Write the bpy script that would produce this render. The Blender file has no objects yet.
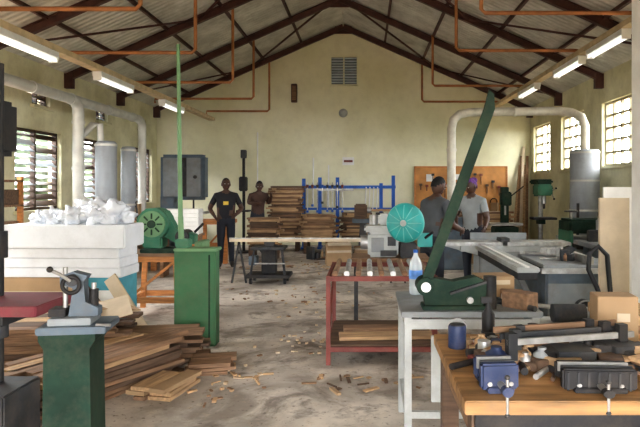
import bpy, bmesh, math, random
from mathutils import Vector, Matrix, Euler, noise
random.seed(7)
R=math.radians
S=bpy.context.scene

# ---------------------------------------------------------------- materials
def mat(name,col,rough=.6,metal=0.,var=.18,scale=5.,bump=0.,stretch=None,col2=None,spec=.5,emit=0,detail=6,alpha=1,trans=0,dirt=0):
    m=bpy.data.materials.new(name); m.use_nodes=True
    nt=m.node_tree; b=nt.nodes['Principled BSDF']; L=nt.links
    tc=nt.nodes.new('ShaderNodeTexCoord'); mp=nt.nodes.new('ShaderNodeMapping')
    if stretch: mp.inputs['Scale'].default_value=stretch
    nz=nt.nodes.new('ShaderNodeTexNoise'); nz.inputs['Scale'].default_value=scale; nz.inputs['Detail'].default_value=detail
    cr=nt.nodes.new('ShaderNodeValToRGB')
    a=[max(0,c*(1-var)) for c in col]; c2=col2 if col2 else [min(1,c*(1+var)) for c in col]
    cr.color_ramp.elements[0].position=.35; cr.color_ramp.elements[1].position=.65
    cr.color_ramp.elements[0].color=(*a,1); cr.color_ramp.elements[1].color=(*c2,1)
    L.new(tc.outputs['Object'],mp.inputs['Vector']); L.new(mp.outputs['Vector'],nz.inputs['Vector'])
    L.new(nz.outputs['Fac'],cr.inputs['Fac'])
    out=cr.outputs['Color']
    if dirt:
        n2=nt.nodes.new('ShaderNodeTexNoise');n2.inputs['Scale'].default_value=4.5;n2.inputs['Detail'].default_value=12;n2.inputs['Roughness'].default_value=.75
        r2=nt.nodes.new('ShaderNodeValToRGB');r2.color_ramp.elements[0].position=.46;r2.color_ramp.elements[1].position=.66;r2.color_ramp.elements[1].color=(dirt,dirt,dirt,1)
        mx=nt.nodes.new('ShaderNodeMixRGB');mx.inputs[2].default_value=(.20,.155,.11,1)
        L.new(tc.outputs['Object'],n2.inputs['Vector']);L.new(n2.outputs['Fac'],r2.inputs['Fac']);L.new(r2.outputs['Color'],mx.inputs[0]);L.new(out,mx.inputs[1]);out=mx.outputs[0]
        ma=nt.nodes.new('ShaderNodeMath');ma.operation='MULTIPLY_ADD';ma.inputs[1].default_value=.35;ma.inputs[2].default_value=rough*.9
        L.new(n2.outputs['Fac'],ma.inputs[0]);L.new(ma.outputs[0],b.inputs['Roughness'])
    else:b.inputs['Roughness'].default_value=rough
    L.new(out,b.inputs['Base Color'])
    b.inputs['Metallic'].default_value=metal
    b.inputs['Specular IOR Level'].default_value=spec
    if emit:
        b.inputs['Emission Color'].default_value=(1,.98,.94,1);b.inputs['Emission Strength'].default_value=emit
    if trans: b.inputs['Transmission Weight'].default_value=trans
    if alpha<1: b.inputs['Alpha'].default_value=alpha
    if bump:
        bp=nt.nodes.new('ShaderNodeBump'); bp.inputs['Strength'].default_value=bump; bp.inputs['Distance'].default_value=.02
        L.new(nz.outputs['Fac'],bp.inputs['Height']); L.new(bp.outputs['Normal'],b.inputs['Normal'])
    return m
M={}
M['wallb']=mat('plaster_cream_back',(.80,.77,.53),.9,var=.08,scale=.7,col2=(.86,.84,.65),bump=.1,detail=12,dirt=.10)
M['walls']=mat('plaster_cream_side_shaded',(.69,.655,.42),.9,var=.12,scale=1.2,col2=(.78,.75,.54),bump=.1,detail=9,dirt=.20)  # cream of the back wall lowered, side-wall shade put into the colour
M['floor']=mat('concrete_dusty',(.38,.33,.28),.75,var=.28,scale=1.1,col2=(.64,.58,.51),bump=.25,detail=14,spec=.35)
M['sheet']=mat('roof_sheet',(.60,.585,.53),.8,var=.15,scale=1.5,col2=(.74,.72,.66),dirt=.3)
M['rust']=mat('red_oxide_steel',(.075,.030,.024),.6,var=.3)
M['rustp']=mat('copper_brown_conduit',(.40,.17,.065),.5,var=.2)
M['tray']=mat('cream_channel',(.60,.48,.30),.6,var=.15,dirt=.2)
M['white']=mat('white_paint',(.82,.82,.79),.5,var=.05,dirt=.1)
M['foam']=mat('white_foam',(.72,.74,.765),.7,var=.05,scale=3,dirt=.12)
M['plastic']=mat('clear_plastic_bag',(.82,.85,.9),.18,var=.08,spec=.8,alpha=.8)
M['galv']=mat('galvanised_duct',(.62,.62,.58),.4,.45,var=.12,scale=9,dirt=.3)
M['tank']=mat('grey_tank',(.38,.41,.44),.45,.2,var=.12,stretch=(1,1,.2),dirt=.2)
M['duct']=mat('painted_duct',(.70,.67,.58),.45,.1,var=.1,dirt=.3)
M['green']=mat('machine_green',(.050,.155,.068),.5,var=.15,scale=3,dirt=.2)
M['lgreen']=mat('light_green_paint',(.16,.30,.15),.5,var=.12,dirt=.2)
M['mgreen']=mat('moss_green_enamel',(.045,.19,.11),.45,var=.15,dirt=.3)
M['dgreen']=mat('dark_green_enamel',(.015,.040,.026),.6,var=.3,spec=.25,dirt=.16)
M['teal']=mat('teal_guard',(.03,.36,.34),.4,var=.1,dirt=.2)
M['tealr']=mat('teal_rib',(.16,.50,.47),.4,var=.1,dirt=.2)
M['red']=mat('red_frame',(.20,.045,.035),.5,var=.25,dirt=.35)
M['dred']=mat('maroon_table',(.20,.03,.045),.5,var=.2,dirt=.3)
M['black']=mat('black_iron',(.015,.015,.017),.5,.2,var=.3,dirt=.18)
M['dark']=mat('dark_grey_iron',(.042,.045,.05),.5,.3,var=.3,dirt=.3)
M['grey']=mat('machine_grey',(.25,.27,.28),.5,.1,var=.12,dirt=.35)
M['lgrey']=mat('light_grey_enamel',(.45,.47,.46),.45,.1,var=.1,dirt=.3)
M['steel']=mat('machined_steel',(.48,.48,.47),.36,.7,var=.2,scale=12,dirt=.45)
M['bgrey']=mat('blue_grey_paint',(.10,.135,.17),.45,var=.2,dirt=.3)
M['blue']=mat('blue_paint',(.02,.12,.48),.45,var=.15,dirt=.1)
M['navy']=mat('navy_enamel',(.018,.035,.10),.45,var=.3,dirt=.3)
M['cyan']=mat('cyan_carton',(.08,.34,.42),.6,var=.15,dirt=.1)
M['orange']=mat('orange_wood',(.52,.22,.07),.6,var=.2,stretch=(1,8,8),dirt=.25)
M['ply']=mat('plywood_board',(.52,.25,.08),.65,var=.25,scale=2,dirt=.25)
M['wood']=mat('pale_timber',(.46,.30,.165),.7,var=.25,stretch=(1,9,9),scale=4,dirt=.2)
M['wood2']=mat('brown_timber',(.24,.14,.08),.7,var=.3,stretch=(1,9,9),scale=4,dirt=.25)
M['wood3']=mat('dark_timber',(.115,.07,.045),.7,var=.3,stretch=(1,9,9),scale=4,dirt=.2)
M['bench']=mat('bench_top_wood',(.36,.20,.085),.6,var=.35,scale=3,stretch=(1,7,7),spec=.3,dirt=.45)
M['card']=mat('cardboard',(.38,.255,.145),.8,var=.12,scale=3,dirt=.15)
M['cardl']=mat('pale_cardboard',(.58,.48,.35),.8,var=.12,scale=3,dirt=.15)
M['rubber']=mat('black_rubber',(.012,.012,.014),.5,var=.1)
M['winf']=mat('window_frame_brown',(.08,.05,.035),.6,var=.2)
M['winw']=mat('window_frame_cream',(.36,.33,.23),.6,var=.1)
M['slat']=mat('louvre_glass',(.55,.62,.68),.15,var=.1,spec=.8)
M['slatd']=mat('louvre_timber',(.08,.05,.035),.5,var=.2)
M['leaf']=mat('foliage',(.03,.045,.02),.8,var=.5,scale=4)
M['leafl']=mat('foliage_light',(.08,.13,.04),.8,var=.5,scale=4)
M['earth']=mat('red_earth',(.34,.22,.14),.95,var=.2,scale=.6)
M['tube']=mat('fluorescent_tube',(.92,.92,.90),.3,var=.02,emit=.8)
M['skin']=mat('dark_skin',(.075,.036,.022),.5,var=.12)
M['hair']=mat('black_hair',(.008,.007,.007),.8,var=.2,scale=40)
M['tblack']=mat('black_tshirt',(.012,.012,.016),.8,var=.25)
M['tgrey']=mat('grey_tshirt',(.075,.082,.09),.85,var=.2)
M['tlight']=mat('light_grey_shirt',(.27,.29,.295),.85,var=.12)
M['trs']=mat('dark_trousers',(.02,.024,.035),.85,var=.2)
M['shoe']=mat('shoe_leather',(.02,.015,.012),.5,var=.2)
M['scarf']=mat('purple_scarf',(.12,.04,.18),.85,var=.3,scale=30)
M['tor']=mat('brown_work_shirt',(.07,.04,.03),.85,var=.25)
M['eye']=mat('eye_white',(.6,.57,.53),.3,var=.02)
M['lip']=mat('lips',(.12,.04,.035),.5,var=.1)
M['bottle']=mat('water_bottle_plastic',(.78,.86,.9),.08,var=.02,alpha=.5,spec=.8)
M['label']=mat('bottle_label',(.10,.25,.60),.5,var=.3,scale=20)
M['yell']=mat('yellow_print',(.6,.42,.06),.7,var=.1)
M['dust']=mat('sawdust',(.50,.38,.25),.95,var=.2,scale=20)

def corrug(m):
    nt=m.node_tree; b=nt.nodes['Principled BSDF']
    g=nt.nodes.new('ShaderNodeTexCoord'); w=nt.nodes.new('ShaderNodeTexWave'); w.bands_direction='Y'
    w.inputs['Scale'].default_value=2.2; bp=nt.nodes.new('ShaderNodeBump'); bp.inputs['Strength'].default_value=.6; bp.inputs['Distance'].default_value=.03
    nt.links.new(g.outputs['Object'],w.inputs['Vector']); nt.links.new(w.outputs['Fac'],bp.inputs['Height']); nt.links.new(bp.outputs['Normal'],b.inputs['Normal'])
corrug(M['sheet'])
def floormat(m):
    nt=m.node_tree;b=nt.nodes['Principled BSDF'];L=nt.links
    col=b.inputs['Base Color'].links[0].from_socket
    tc=nt.nodes.new('ShaderNodeTexCoord')
    def layer(col,scale,rough,p0,p1,amt,rgb,detail=12,dist=0):
        n=nt.nodes.new('ShaderNodeTexNoise');n.inputs['Scale'].default_value=scale;n.inputs['Detail'].default_value=detail;n.inputs['Roughness'].default_value=rough;n.inputs['Distortion'].default_value=dist
        r=nt.nodes.new('ShaderNodeValToRGB');r.color_ramp.elements[0].position=p0;r.color_ramp.elements[1].position=p1;r.color_ramp.elements[1].color=(amt,amt,amt,1)
        mx=nt.nodes.new('ShaderNodeMixRGB');mx.inputs[2].default_value=(*rgb,1)
        L.new(tc.outputs['Object'],n.inputs['Vector']);L.new(n.outputs['Fac'],r.inputs['Fac']);L.new(r.outputs['Color'],mx.inputs[0]);L.new(col,mx.inputs[1]);return mx.outputs[0]
    col=layer(col,.45,.7,.46,.58,1,(.68,.61,.53))
    col=layer(col,.9,.65,.52,.62,.75,(.20,.165,.135),dist=1.2)
    col=layer(col,2.2,.65,.54,.64,.75,(.15,.12,.10),dist=.6)
    col=layer(col,6,.8,.55,.70,.6,(.52,.41,.28))
    col=layer(col,22,.6,.60,.70,.7,(.12,.09,.07),detail=3)
    L.new(col,b.inputs['Base Color'])
floormat(M['floor'])

# ---------------------------------------------------------------- builder
class B:
    def __init__(s,name,loc=(0,0,0),yaw=0):
        s.n=name;s.loc=loc;s.yaw=yaw;s.bm=bmesh.new();s.mats=[];s.M=Matrix()
    def mi(s,m):
        m=M[m] if isinstance(m,str) else m
        if m not in s.mats:s.mats.append(m)
        return s.mats.index(m)
    def add(s,vs,fs,m,smooth=False,X=None):
        T=s.M@X if X is not None else s.M
        nv=[s.bm.verts.new(T@Vector(v)) for v in vs];k=s.mi(m)
        for f in fs:
            try:fc=s.bm.faces.new([nv[i] for i in f])
            except ValueError:continue
            fc.material_index=k;fc.smooth=smooth
    def tmp(s,t,m,smooth,X):
        t.verts.index_update()
        s.add([v.co.copy() for v in t.verts],[[v.index for v in f.verts] for f in t.faces],m,smooth,X);t.free()
    def box(s,c,d,m,rot=(0,0,0),bev=0):
        t=bmesh.new();bmesh.ops.create_cube(t,size=1)
        for v in t.verts:v.co=Vector((v.co.x*d[0],v.co.y*d[1],v.co.z*d[2]))
        if bev:bmesh.ops.bevel(t,geom=t.edges[:],offset=bev,segments=2,affect='EDGES')
        s.tmp(t,m,False,Matrix.Translation(c)@Euler(rot).to_matrix().to_4x4())
    def bx(s,x0,x1,y0,y1,z0,z1,m,bev=0):
        s.box(((x0+x1)/2,(y0+y1)/2,(z0+z1)/2),(x1-x0,y1-y0,z1-z0),m,bev=bev)
    def bar(s,p0,p1,w,h,m,up=(0,0,1)):
        p0=Vector(p0);p1=Vector(p1);d=(p1-p0);L=d.length;z=d.normalized();u=Vector(up)
        if abs(z.dot(u))>.99:u=Vector((0,1,0))
        x=u.cross(z).normalized();y=z.cross(x)
        X=Matrix((x,y,z)).transposed().to_4x4();X.translation=(p0+p1)/2
        t=bmesh.new();bmesh.ops.create_cube(t,size=1)
        for v in t.verts:v.co=Vector((v.co.x*w,v.co.y*h,v.co.z*L))
        s.tmp(t,m,False,X)
    def cyl(s,p0,p1,r,m,r2=None,n=18):
        s.tube([p0,p1],[r,r if r2 is None else r2],m,n)
    def tube(s,pts,r,m,n=10,closed=False,cap=True):
        pts=[Vector(p) for p in pts];N=len(pts)
        if not isinstance(r,(list,tuple)):r=[r]*N
        vs=[];nrm=None
        for i,p in enumerate(pts):
            if closed:t=pts[(i+1)%N]-pts[i-1]
            else:t=(pts[min(i+1,N-1)]-pts[max(i-1,0)])
            t.normalize()
            if nrm is None:
                a=Vector((0,0,1)) if abs(t.z)<.9 else Vector((1,0,0));nrm=t.cross(a).normalized()
            nrm=(nrm-t*nrm.dot(t)).normalized();bn=t.cross(nrm)
            for k in range(n):
                a=2*math.pi*k/n;vs.append(p+(nrm*math.cos(a)+bn*math.sin(a))*r[i])
        fs=[]
        for i in range(N if closed else N-1):
            j=(i+1)%N
            for k in range(n):
                l=(k+1)%n;fs.append((i*n+k,i*n+l,j*n+l,j*n+k))
        s.add(vs,fs,m,True)
        if cap and not closed:
            s.add(vs[:n],[tuple(range(n))[::-1]],m);s.add(vs[-n:],[tuple(range(n))],m)
    def ring(s,c,R_,r,m,axis='Y',n=24,a0=0,a1=360):
        pts=[];full=abs(a1-a0)>=360
        for i in range(n if full else n+1):
            a=R(a0+(a1-a0)*i/n);q=(math.cos(a)*R_,math.sin(a)*R_)
            o={'Y':(q[0],0,q[1]),'X':(0,q[0],q[1]),'Z':(q[0],q[1],0)}[axis]
            pts.append(Vector(c)+Vector(o))
        s.tube(pts,r,m,8,closed=full)
    def sph(s,c,r,m,rot=(0,0,0),u=16,v=10):
        t=bmesh.new();bmesh.ops.create_uvsphere(t,u_segments=u,v_segments=v,radius=1)
        if not isinstance(r,(list,tuple)):r=(r,r,r)
        for w in t.verts:w.co=Vector((w.co.x*r[0],w.co.y*r[1],w.co.z*r[2]))
        s.tmp(t,m,True,Matrix.Translation(c)@Euler(rot).to_matrix().to_4x4())
    def lathe(s,prof,c,m,n=20,rot=(0,0,0)):
        vs=[];fs=[]
        for r_,z in prof:
            for k in range(n):
                a=2*math.pi*k/n;vs.append((r_*math.cos(a),r_*math.sin(a),z))
        for i in range(len(prof)-1):
            for k in range(n):
                l=(k+1)%n;fs.append((i*n+k,i*n+l,(i+1)*n+l,(i+1)*n+k))
        X=Matrix.Translation(c)@Euler(rot).to_matrix().to_4x4()
        s.add(vs,fs,m,True,X);s.add(vs[:n],[tuple(range(n))[::-1]],m,False,X);s.add(vs[-n:],[tuple(range(n))],m,False,X)
    def prism(s,poly,y0,y1,m):
        n=len(poly);vs=[(p[0],y0,p[1]) for p in poly]+[(p[0],y1,p[1]) for p in poly]
        fs=[tuple(range(n)),tuple(range(2*n-1,n-1,-1))]+[(i,i+n,(i+1)%n+n,(i+1)%n) for i in range(n)]
        s.add(vs,fs,m)
    def blob(s,c,r,m,amp=.25,fr=3,sub=3,seed=0,smooth=False):
        t=bmesh.new();bmesh.ops.create_icosphere(t,subdivisions=sub,radius=1)
        for w in t.verts:
            k=1+amp*noise.noise(w.co*fr+Vector((seed*7.3,seed,0)))+amp*.6*noise.noise(w.co*fr*2.3+Vector((0,seed*3.1,5)))
            w.co=Vector((w.co.x*r[0]*k,w.co.y*r[1]*k,w.co.z*r[2]*k))
        s.tmp(t,m,smooth,Matrix.Translation(c))
    def done(s):
        bmesh.ops.recalc_face_normals(s.bm,faces=s.bm.faces)
        me=bpy.data.meshes.new(s.n);s.bm.to_mesh(me);s.bm.free()
        for m in s.mats:me.materials.append(m)
        o=bpy.data.objects.new(s.n,me);o.location=s.loc;o.rotation_euler=(0,0,R(s.yaw))
        S.collection.objects.link(o);return o

# ---------------------------------------------------------------- room
XL,XR,YB,YF,EAVE,RX,RZ=-5.72,4.54,16.5,-2.5,3.78,-.59,6.05
def ridge(x):
    return RZ-(RZ-EAVE)*(abs(x-RX)/((RX-XL) if x<RX else (XR-RX)))
b=B('floor');b.bx(XL-.25,XR+.25,YF-.2,YB+.25,-.1,0,'floor');b.done()
b=B('ground');b.bx(-40,40,-30,50,-.3,-.101,'earth');b.done()

def wall_side(name,x0,x1,holes,ztop):
    b=B(name);ys=sorted({YF,YB}|{h[0] for h in holes}|{h[1] for h in holes});zs=sorted({0,ztop}|{h[2] for h in holes}|{h[3] for h in holes})
    for i in range(len(ys)-1):
        for j in range(len(zs)-1):
            cy=(ys[i]+ys[i+1])/2;cz=(zs[j]+zs[j+1])/2
            if any(h[0]<cy<h[1] and h[2]<cz<h[3] for h in holes):continue
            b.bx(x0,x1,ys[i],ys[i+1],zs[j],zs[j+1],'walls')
    b.done()
LW=[(9.8,11.3),(12.2,13.7),(14.6,16.1)]
LS=[(10.3,10.9),(12.75,13.35),(15.1,15.7)]
RW=[(7.7,9.1),(10.1,11.5),(12.45,13.9),(14.75,16.15)]
lh=[(a,c,1.2,2.6) for a,c in LW]+[(a,c,3.03,3.36) for a,c in LS]+[(5.2,8.6,0,3.2)]
rh=[(a,c,2.0,3.2) for a,c in RW]+[(3.6,6.6,2.0,3.2)]
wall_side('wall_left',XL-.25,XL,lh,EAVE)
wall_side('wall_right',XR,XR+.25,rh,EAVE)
b=B('wall_back');b.prism([(XL-.25,0),(XR+.25,0),(XR+.25,EAVE),(XR,EAVE),(RX,RZ),(XL,EAVE),(XL-.25,EAVE)],YB,YB+.25,'wallb');b.done()
DX0,DX1,DZ=-1.9,2.1,2.8
b=B('wall_front')
b.bx(XL,DX0,YF-.2,YF,0,EAVE,'walls');b.bx(DX1,XR,YF-.2,YF,0,EAVE,'walls')
b.prism([(DX0,DZ),(DX1,DZ),(DX1,ridge(DX1)),(RX,RZ),(DX0,ridge(DX0))],YF-.2,YF,'walls')
b.prism([(XL,EAVE),(DX0,EAVE),(DX0,ridge(DX0))],YF-.2,YF,'walls');b.prism([(DX1,EAVE),(XR,EAVE),(DX1,ridge(DX1))],YF-.2,YF,'walls');b.done()
b=B('ceiling')
b.prism([(XL-.6,EAVE-.27),(XL-.6,EAVE-.17),(RX,RZ+.12),(RX,RZ)],YF-.3,YB+.5,'sheet')
b.prism([(XR+.6,EAVE-.27),(RX,RZ),(RX,RZ+.12),(XR+.6,EAVE-.17)],YF-.3,YB+.5,'sheet')
b.done()

b=B('roof_truss')
for y in (16.25,13.85,11.45,9.05,6.65,4.25,1.85):
    for xe in (XL,XR):
        p0=Vector((RX,y,RZ-.11));p1=Vector((xe,y,EAVE-.11))
        d=(p1-p0).normalized();nrm=Vector((0,1,0)).cross(d);nrm=nrm if nrm.z>0 else -nrm
        b.bar(p0+nrm*.06,p1+nrm*.06,.09,.018,'rust',up=nrm)
        b.bar(p0-nrm*.06,p1-nrm*.06,.09,.018,'rust',up=nrm)
        b.bar(p0,p1,.015,.12,'rust',up=nrm)
    b.box((RX,y,RZ-.20),(.45,.02,.20),'rust')
    b.box((XL+.08,y,EAVE-.16),(.16,.10,.28),'rust');b.box((XR-.08,y,EAVE-.16),(.16,.10,.28),'rust')
for k in range(1,5):
    for xe in (XL,XR):
        t=k/5+.02;x=RX+(xe-RX)*t;z=RZ+(EAVE-RZ)*t-.035
        b.bar((x,1,z),(x,YB-.02,z),.05,.06,'rust')
for y0 in (4.25,9.05,13.85):
    for xe in (XL,XR):
        y1=y0+2.4
        for (ta,tb,ya,yb) in ((.05,.5,y0,y1),(.5,.98,y1,y0)):
            b.bar((RX+(xe-RX)*ta,ya,RZ+(EAVE-RZ)*ta-.12),(RX+(xe-RX)*tb,yb,RZ+(EAVE-RZ)*tb-.12),.035,.035,'rust')
b.done()

b=B('cable_tray')
b.bx(-4.28,-4.12,2,YB-.02,3.42,3.50,'tray');b.done()
b=B('cable_tray')
b.bx(3.54,3.70,2,YB-.02,3.80,3.88,'tray');b.done()
for x,zz,ys in ((-4.2,3.415,(5.3,6.75,9.4,12.4)),(3.62,3.795,(4.9,6.5,8.3,10.0,12.6))):
    for y in ys:
        b=B('fluorescent_lamp');b.bx(x-.07,x+.07,y,y+1.35,zz-.08,zz,'white')
        for dx in (-.04,.04):b.cyl((x+dx,y+.03,zz-.11),(x+dx,y+1.32,zz-.11),.018,'tube',n=8)
        b.bx(x-.06,x+.06,y,y+.03,zz-.14,zz-.07,'white');b.bx(x-.06,x+.06,y+1.32,y+1.35,zz-.14,zz-.07,'white');b.done()
for y in (4.6,6.94,9.2,11.8,14.0,16.3):
    b=B('conduit_hanger');z=3.66;x=-2.6
    b.tube([(-4.9 if y<16 else -4.3,y,z-.1),(-4.9 if y<16 else -4.3,y,z),(x-.05,y,z),(x,y,z+.05),(x,y,ridge(x)-.02)],.028,'rustp',8);b.done()
for y in (5.6,8.0,10.2,13.75,16.3):
    b=B('conduit_hanger');z=3.92;x=1.55
    b.tube([(3.66,y,z-.03),(3.6,y,z),(x+.05,y,z),(x,y,z+.05),(x,y,ridge(x)-.02)],.028,'rustp',8);b.done()

def window_left(i,y0,y1,z0,z1,small=False):
    b=B('window_%d'%i);x=XL-.12;t=.045
    f='winf'
    for (a,c,p,q) in ((y0,y1,z0,z0+t),(y0,y1,z1-t,z1),(y0,y0+t,z0,z1),(y1-t,y1,z0,z1),((y0+y1)/2-t/2,(y0+y1)/2+t/2,z0,z1)):
        b.bx(x-.04,x+.04,a,c,p,q,f)
    n=3 if small else 11
    for c in range(2):
        ya=y0+t+c*((y1-y0)/2);yb=ya+(y1-y0)/2-1.5*t
        for k in range(n):
            z=z0+t+(k+.5)*(z1-z0-2*t)/n
            ang=R(random.choice([25,34,45]));mm='slat' if random.random()<.55 else 'slatd'
            b.box((x,(ya+yb)/2,z),(.13,yb-ya,.012),mm,rot=(0,ang,0))
    b.box((XL+.02,(y0+y1)/2,z0-.03),(.10,y1-y0+.1,.05),'walls')
    b.done()
wi=1
for a,c in LW: window_left(wi,a,c,1.2,2.6);wi+=1
for a,c in LS: window_left(wi,a,c,3.03,3.36,True);wi+=1
for a,c,z0,z1 in rh:
    b=B('window_%d'%wi);wi+=1;x=XR+.1
    n=max(3,round((c-a)/.4));t=.035
    for k in range(n+1):
        y=a+(c-a-t)*k/n;b.bx(x-.03,x+.03,y,y+t,z0,z1,'winw')
    for k in range(6):
        z=z0+(z1-z0-t)*k/5;b.bx(x-.03,x+.03,a,c,z,z+t,'winw')
    b.box((XR-.02,(a+c)/2,z0-.03),(.10,c-a+.1,.05),'walls');b.done()
b=B('window_%d'%wi);wi+=1
b.bx(-.96,-.92,YB-.05,YB,4.38,5.2,'wallb');b.bx(-.23,-.19,YB-.05,YB,4.38,5.2,'wallb');b.bx(-.96,-.19,YB-.05,YB,5.16,5.2,'wallb');b.bx(-.96,-.19,YB-.05,YB,4.38,4.42,'wallb');b.bx(-.6,-.56,YB-.05,YB,4.38,5.2,'wallb')
b.bx(-.92,-.23,YB-.012,YB-.004,4.42,5.16,'bgrey')
for k in range(10): b.box((-.575,YB-.035,4.47+k*.073),(.70,.055,.012),'slat',rot=(R(48),0,0))
b.done()
YW=YB-.004
b=B('loudspeaker_box');b.bx(-2.02,-1.86,YW-.12,YW,3.92,4.42,'wood3',.01);b.bx(-1.99,-1.89,YW-.13,YW-.12,3.97,4.36,'wood2');b.done()
b=B('wall_lamp');b.lathe([(.1,0),(.12,.03),(.1,.07),(.03,.09)],(-.6,YW,3.63),'lgrey',rot=(R(90),0,0));b.done()
b=B('wall_sign');b.bx(-.62,-.3,YW-.02,YW,2.2,2.42,'white');b.bx(-.58,-.34,YW-.024,YW-.02,2.28,2.34,'red');b.done()
b=B('wall_conduit');
for x,z0,z1 in ((-1.42,1.1,2.4),(-1.0,1.0,2.2),(-2.95,1.1,3.1)): b.cyl((x,YW-.03,z0),(x,YW-.03,z1),.02,'white',n=8)
b.done()

b=B('hedge')
for k in range(9): b.blob((-10.2+random.uniform(-.4,.4),2.5+k*2.1,1.2),(1.4,1.7,2.1),'leaf',.5,2.5,3,k)
b.done()
b=B('hedge')
for k in range(9): b.blob((11+random.uniform(-.4,.4),1+k*2.6,.9),(1.6,1.9,1.7+random.uniform(-.3,.5)),'leafl',.5,2.5,3,k+20)
b.done()

# ---------------------------------------------------------------- people
def person(name,loc,yaw,J,shirt,trs='trs',sleeve=.6,h=1.0,turn=0,nod=0,scarf=None,bend=0,wide=1.):
    D=dict(pel=(0,0,.95),wai=(0,0,1.08),che=(0,0,1.28),upp=(0,0,1.42),nec=(0,0,1.50),hb=(0,-.01,1.56),
      shL=(-.185,0,1.41),elL=(-.245,.03,1.14),wrL=(-.23,-.08,.90),shR=(.185,0,1.41),elR=(.245,.03,1.14),wrR=(.23,-.08,.90),
      hiL=(-.09,0,.88),knL=(-.10,-.02,.49),anL=(-.11,.03,.09),toL=(-.13,-.15,.035),hiR=(.09,0,.88),knR=(.10,-.02,.49),anR=(.11,.03,.09),toR=(.13,-.15,.035))
    D.update(J)
    if bend:
        Rb=Matrix.Rotation(R(bend),4,'X');o=Vector((0,0,.95))
        for k in ('wai','che','upp','nec','hb','shL','shR'):D[k]=tuple(o+Rb@(Vector(D[k])-o))
    rad=dict(pel=(.17*wide,.125),wai=(.155*wide,.115),che=(.185*wide,.13),upp=(.13,.095),nec=(.058,.058),hb=(.055,.055),sh=(.075,.072),el=(.052,.052),wr=(.034,.034),hi=(.108,.108),kn=(.072,.072),an=(.052,.052),to=(.045,.038))
    keys=list(D);ix={k:i for i,k in enumerate(keys)}
    ed=[('pel','wai','s'),('wai','che','s'),('che','upp','s'),('upp','nec','k'),('nec','hb','k')]
    for q in 'LR':ed+=[('upp','sh'+q,'s'),('sh'+q,'el'+q,'u'),('el'+q,'wr'+q,'f'),('pel','hi'+q,'t'),('hi'+q,'kn'+q,'t'),('kn'+q,'an'+q,'t'),('an'+q,'to'+q,'o')]
    me=bpy.data.meshes.new('t');me.from_pydata([D[k] for k in keys],[(ix[a],ix[c]) for a,c,_ in ed],[])
    o=bpy.data.objects.new('t',me);S.collection.objects.link(o)
    o.modifiers.new('k','SKIN');sv=me.skin_vertices[0].data
    for k in keys:
        r_=rad[k] if k in rad else rad[k[:2]];sv[ix[k]].radius=r_;sv[ix[k]].use_root=(k=='pel')
    ss=o.modifiers.new('s','SUBSURF');ss.levels=2
    dg=bpy.context.evaluated_depsgraph_get();dg.update();em=bpy.data.meshes.new_from_object(o.evaluated_get(dg))
    bpy.data.objects.remove(o)
    b=B(name,loc,yaw)
    b.bm.from_mesh(em)
    V={k:Vector(D[k]) for k in keys}
    ids={c:b.mi(c) for c in (shirt,trs,'skin','shoe')}
    for f in b.bm.faces:
        c=f.calc_center_median();best=(9,None,0)
        for a,e,l in ed:
            p,q=V[a],V[e];t=max(0,min(1,(c-p).dot(q-p)/(q-p).length_squared));dd=(c-(p+(q-p)*t)).length
            if dd<best[0]:best=(dd,l,t)
        l,t=best[1],best[2]
        k={'s':shirt,'k':'skin','t':trs,'o':'shoe','u':shirt if t<sleeve or sleeve>=1 else 'skin','f':shirt if sleeve>1 else 'skin'}[l]
        if l=='k' and t<.3 and (c-V['nec']).z<-.02:k=shirt
        f.material_index=ids[k];f.smooth=True
    for q,sx in (('L',1),('R',-1)):
        w=V['wr'+q];d=(w-V['el'+q]).normalized();side=Vector((sx,0,0));side=(side-d*side.dot(d))
        if side.length<.2:side=Vector((0,0,1))-d*d.z
        side.normalize();n=d.cross(side)
        Xf=Matrix((n,side,-d)).transposed().to_4x4();Xf.translation=w;b.M=Xf
        b.sph((0,0,-.05),(.042,.017,.058),'skin')
        b.cyl((0,0,.015),(0,0,-.03),.03,'skin',.03,n=10)
        for j,(fx,L_) in enumerate(((-.03,.06),(-.01,.072),(.011,.068),(.03,.052))):
            b.tube([(fx,0,-.08),(fx*1.1,.004,-.09-L_*.4),(fx*1.1,.016,-.09-L_*.75),(fx*1.1,.032,-.09-L_)],[.0095,.009,.008,.006],'skin',8)
        b.tube([(-.035,.004,-.03),(-.058,.012,-.055),(-.066,.022,-.085)],[.012,.010,.007],'skin',8)
    hc=V['hb']+Vector((0,-.012,.075))
    b.M=Matrix.Translation(hc)@Euler((R(nod+bend*.6),0,R(turn))).to_matrix().to_4x4()@Matrix.Scale(1.06,4)
    t=bmesh.new();bmesh.ops.create_uvsphere(t,u_segments=20,v_segments=14,radius=1)
    for v in t.verts:
        x,y,z=v.co;k=1 if z>-.1 else 1-.28*(-z-.1)
        v.co=Vector((x*.077*k,(y*.096 if y>0 else y*.092)*(1 if z>-.1 else 1-.12*(-z)),z*.118))
    b.tmp(t,'skin',True,None)
    b.tube([(0,-.088,.018),(0,-.106,-.012),(0,-.108,-.022),(0,-.092,-.03)],[.008,.012,.015,.008],'skin',8)
    for sx in (-1,1):
        b.sph((sx*.030,-.082,.012),(.014,.010,.008),'eye',u=10,v=6);b.sph((sx*.030,-.091,.012),(.006,.004,.006),'hair',u=8,v=6)
        b.box((sx*.030,-.089,.032),(.032,.008,.006),'hair')
        b.sph((sx*.078,.005,-.005),(.010,.02,.03),'skin',u=10,v=8)
    b.sph((0,-.082,-.055),(.026,.012,.009),'lip',u=12,v=6)
    t=bmesh.new();bmesh.ops.create_uvsphere(t,u_segments=20,v_segments=14,radius=1)
    cut=[v for v in t.verts if (v.co.z<.30-.75*(v.co.y+.35)) ]
    bmesh.ops.delete(t,geom=cut,context='VERTS')
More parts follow.
